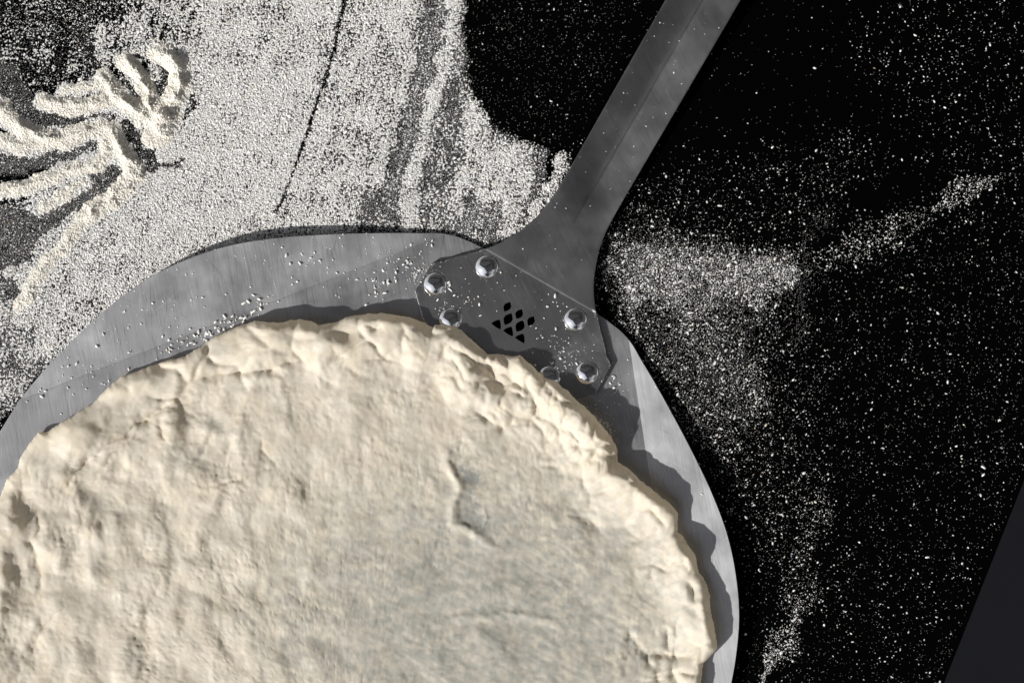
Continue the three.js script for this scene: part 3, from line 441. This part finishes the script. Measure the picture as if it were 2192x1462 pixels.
const grainColor = (warm) => { const t = R0(); const b = 0.80 + 0.12 * R0() + 0.12 * warm; if (t < 0.003) return [0.60, 0.46, 0.31]; if (t < 0.025) return [b, b * 0.91, b * 0.75]; return [b, b * (1 - 0.005 - 0.08 * warm), b * (1 - 0.015 - 0.27 * warm)]; };
{
  const table = new Grains(21), dust = new Grains(22), heap = new Grains(23);
  const cell = 3;
  for (let y = -420; y < 1900; y += cell) for (let x = -420; x < 2500; x += cell) {
    if (inside(x, y, bladePoly) && inside(x - 14, y + 10, bladePoly) && inside(x + 14, y - 14, bladePoly)) continue;
    const edge = (x - 2107) * TE[0] + (y - 1250) * TE[1]; if (edge > -10) continue;
    const cx = clamp(x, -25, 2215), cy = clamp(y, -25, 1485), away = 1 - smooth(60, 400, Math.hypot(x - cx, y - cy)); if (away <= 0) continue;
    let [d, f] = density(cx, cy); d *= away; f *= away; const hp = heapH(x, y);
    const fieldL = x < 1280;
    const clump = Math.max(0.05, 1 + 1.1 * fbm(x / 11, y / 11, 2) + 0.4 * noise(x / 55, y / 55) + (fieldL && x > 520 ? 0.4 * noise((x + 0.3 * y) / 13, (y - 0.3 * x) / 170) : 0.35 * noise(x / 24, y / 24)));
    const meanR = fieldL ? 1.12 : 0.88;
    const cov = 1 - Math.exp(-d), cl = fieldL && d > 0.25 ? 2.3 * smooth(-0.19, 0.19, fbm(x / 5.2, y / 5.2, 2) + 0.22 * noise(x / 45, y / 45) + 0.16 * noise((x + 0.3 * y) / 13, (y - 0.3 * x) / 150) - (0.5 - cov) * 0.95 - 0.075) + 0.1 * d : d * clump;
    let n = hp > 3.5 ? 0 : cl * cell * cell / (3.0 * meanR * meanR) * (fieldL ? 0.92 : 0.30); n = Math.floor(n) + (R0() < n % 1 ? 1 : 0);
    for (let i = 0; i < n; i++) {
      const rad = clamp(meanR * Math.exp((fieldL ? 0.36 : 0.5) * gauss()), 0.6, 4.6); const px = x + R0() * cell, py = y + R0() * cell;
      table.add(px, py, (rad * 0.4 + (d > 0.9 ? R0() * 1.3 * Math.min(1.6, d) : 0)) * S, rad, grainColor(0.05), 1 + 0.3 * R0() * R0());
    }
    let nd = hp > 2 ? 0 : f * cell * cell * 0.55 * (0.6 + 0.8 * Math.max(0, 0.5 + fbm(x / 20 + 9, y / 20, 2))); nd = Math.floor(nd) + (R0() < nd % 1 ? 1 : 0);
    for (let i = 0; i < nd; i++) { const rad = 0.34 + 0.36 * R0() * R0(); dust.add(x + R0() * cell, y + R0() * cell, rad * 0.5 * S, rad, grainColor(0)); }
    if (hp > 0.4) { let nh = 2.5 * Math.min(1, 0.25 + hp / 5); nh = Math.floor(nh) + (R0() < nh % 1 ? 1 : 0); for (let i = 0; i < nh; i++) { const px = x + R0() * cell, py = y + R0() * cell, h = heapH(px, py), rad = clamp(1.65 * Math.exp(0.3 * gauss()), 0.8, 3.2); heap.add(px, py, (h - 0.6 + 2.0 * R0()) * S, rad, grainColor(0.34)); } }
  }
  table.build('scattered_flour', 'coarse white semolina flour scattered over the black tabletop', 'loose flour on the table');
  dust.build('flour_dust', 'fine white flour dust on the black tabletop', 'flour dust on the table');
  heap.build('heaped_flour', 'cream coloured flour pushed up into curved ridges', 'heaped flour');
  // the body of the heaps under their outer grains
  const x0 = -40, y0 = 90, nx = 236, ny = 300, st = 2, pos = [], idx = [];
  for (let j = 0; j < ny; j++) for (let i = 0; i < nx; i++) { const x = x0 + i * st, y = y0 + j * st, h = heapH(x, y); pos.push((x - 1096) * S, (h - 0.8) * S, (y - 731) * S); }
  for (let j = 0; j + 1 < ny; j++) for (let i = 0; i + 1 < nx; i++) { const a = j * nx + i, b = a + 1, c = a + nx, d = c + 1; if ([a, b, c, d].some(k => pos[k * 3 + 1] > 0)) idx.push(a, c, b, b, c, d); }
  const g = new THREE.BufferGeometry(); g.setAttribute('position', new THREE.Float32BufferAttribute(pos, 3)); g.setIndex(idx); g.computeVertexNormals();
  const fm = new THREE.MeshStandardMaterial({ color: new THREE.Color().setRGB(0.80, 0.745, 0.635), roughness: 0.9 });
  const b = mesh('heaped_flour_003', g, fm); b.userData = { label: 'cream coloured flour pushed up into curved ridges', kind: 'stuff', category: 'flour', group: 'heaped flour' };
}
{
  // crumbs and grains on the steel
  const on = new Grains(31);
  const SPOTS = [[[[350, 745], [420, 722], [470, 705], [500, 690]], 12, 70, 2.3], [[[500, 700], [540, 660], [580, 640]], 14, 34, 2.1], [[[730, 590], [790, 610], [850, 590]], 30, 55, 1.9], [[[830, 560], [890, 560], [920, 545]], 22, 46, 1.4], [[[885, 600], [900, 570]], 8, 70, 1.0], [[[200, 700], [330, 680], [450, 650]], 55, 50, 1.7], [[[60, 850], [180, 800], [260, 770]], 35, 44, 1.6], [[[560, 560], [700, 560]], 40, 28, 1.7], [[[130, 760], [330, 600], [600, 530], [850, 520]], 26, 60, 1.2],
    [[[955, 600], [965, 625]], 6, 16, 1.5], [[[985, 640], [1010, 650]], 14, 12, 1.4], [[[940, 660], [985, 665]], 14, 30, 0.9], [[[1170, 740], [1215, 760], [1240, 740]], 26, 60, 0.9], [[[1150, 730], [1200, 720], [1250, 720]], 28, 16, 1.3], [[[1170, 650], [1200, 655]], 20, 12, 1.8], [[[1240, 610], [1250, 640]], 10, 12, 1.8], [[[1100, 560], [1200, 540], [1260, 590]], 50, 22, 1.3], [[[1000, 620], [1100, 640]], 40, 26, 1.1],
    [[[1270, 880], [1295, 910], [1308, 935]], 10, 190, 0.85], [[[1290, 790], [1320, 830], [1310, 870]], 14, 30, 1.6], [[[1180, 770], [1240, 770]], 20, 30, 1.2], [[[1310, 700], [1400, 900], [1500, 1200]], 30, 20, 1.1]];
  for (const [p, w, n, r] of SPOTS) {
    for (let i = 0; i < n; i++) {
      const t = R0() * (p.length - 1), k = Math.min(p.length - 2, Math.floor(t)), u = t - k; const x = p[k][0] + u * (p[k + 1][0] - p[k][0]) + gauss() * w, y = p[k][1] + u * (p[k + 1][1] - p[k][1]) + gauss() * w * 0.8;
      if (!inside(x, y, bladePoly) && !inside(x, y, headPoly)) continue; if (inside(x, y, DO)) continue; if (LOGO.some(l => inside(x, y, l)) || RIVETS.some(c => Math.hypot(c[0] - x, c[1] - y) < 25)) continue;
      const rad = clamp(r * Math.exp(0.45 * gauss()), 0.5, 4), base = inside(x, y, headPoly) ? PLATE_Y : bladeHeight(x, y); on.add(x, y, base + rad * 0.6 * S, rad, grainColor(0.05), 1 + 0.6 * R0() * R0());
    }
  }
  for (let i = 0; i < 900; i++) {                              // fine dust caught along the edge of the riveted head and round the rivets
    let x, y; if (i < 380) { const k = Math.floor(R0() * headPoly.length), a = headPoly[k], b = headPoly[(k + 1) % headPoly.length], u = R0(); x = a[0] + u * (b[0] - a[0]) + gauss() * 3; y = a[1] + u * (b[1] - a[1]) + gauss() * 3; } else if (i < 560) { const c = RIVETS[Math.floor(R0() * 6)], an = R0() * 6.283, rr = 25.5 + Math.abs(gauss()) * 3; x = c[0] + rr * Math.cos(an); y = c[1] + rr * Math.sin(an); } else { x = 40 + R0() * 1300; y = 480 + R0() * 420; }
    if (inside(x, y, DO) || (!inside(x, y, bladePoly) && !inside(x, y, headPoly)) || LOGO.some(l => inside(x, y, l))) continue;
    const rad = 0.35 + 0.5 * R0() * R0(); on.add(x, y, (inside(x, y, headPoly) ? PLATE_Y : bladeHeight(x, y)) + rad * 0.4 * S, rad, grainColor(0));
  }
  for (let i = 0; i < 90; i++) {                              // on the handle
    const s = -690 + R0() * 760, q = (R0() * 2 - 1) * (halfWidth(s) - 4), [x, y] = SQ(s, q), h = PLATE_Y + liftAt(s), rad = clamp(0.65 * Math.exp(0.5 * gauss()), 0.35, 2.6), p = W(x, y, h);
    const deep = smooth(-575, -430, s); on.add(p[0] / S + 1096, p[2] / S + 731, h - deep * (18 * (1 - Math.min(1, Math.abs(q) / 66)) + 5 * Math.exp(-Math.abs(q) / 11)) * S + rad * 0.5 * S, rad, grainColor(0));
  }
  on.build('flour_crumbs', 'stray flour grains lying on the steel peel', 'flour on the peel');
}

// ------------------------------------------------------------------ draw
const renderer = new THREE.WebGLRenderer({ antialias: true });
renderer.setSize(1024, 682); renderer.toneMapping = THREE.LinearToneMapping; renderer.toneMappingExposure = EXPOSURE; renderer.shadowMap.enabled = true;
renderer.render(scene, camera);
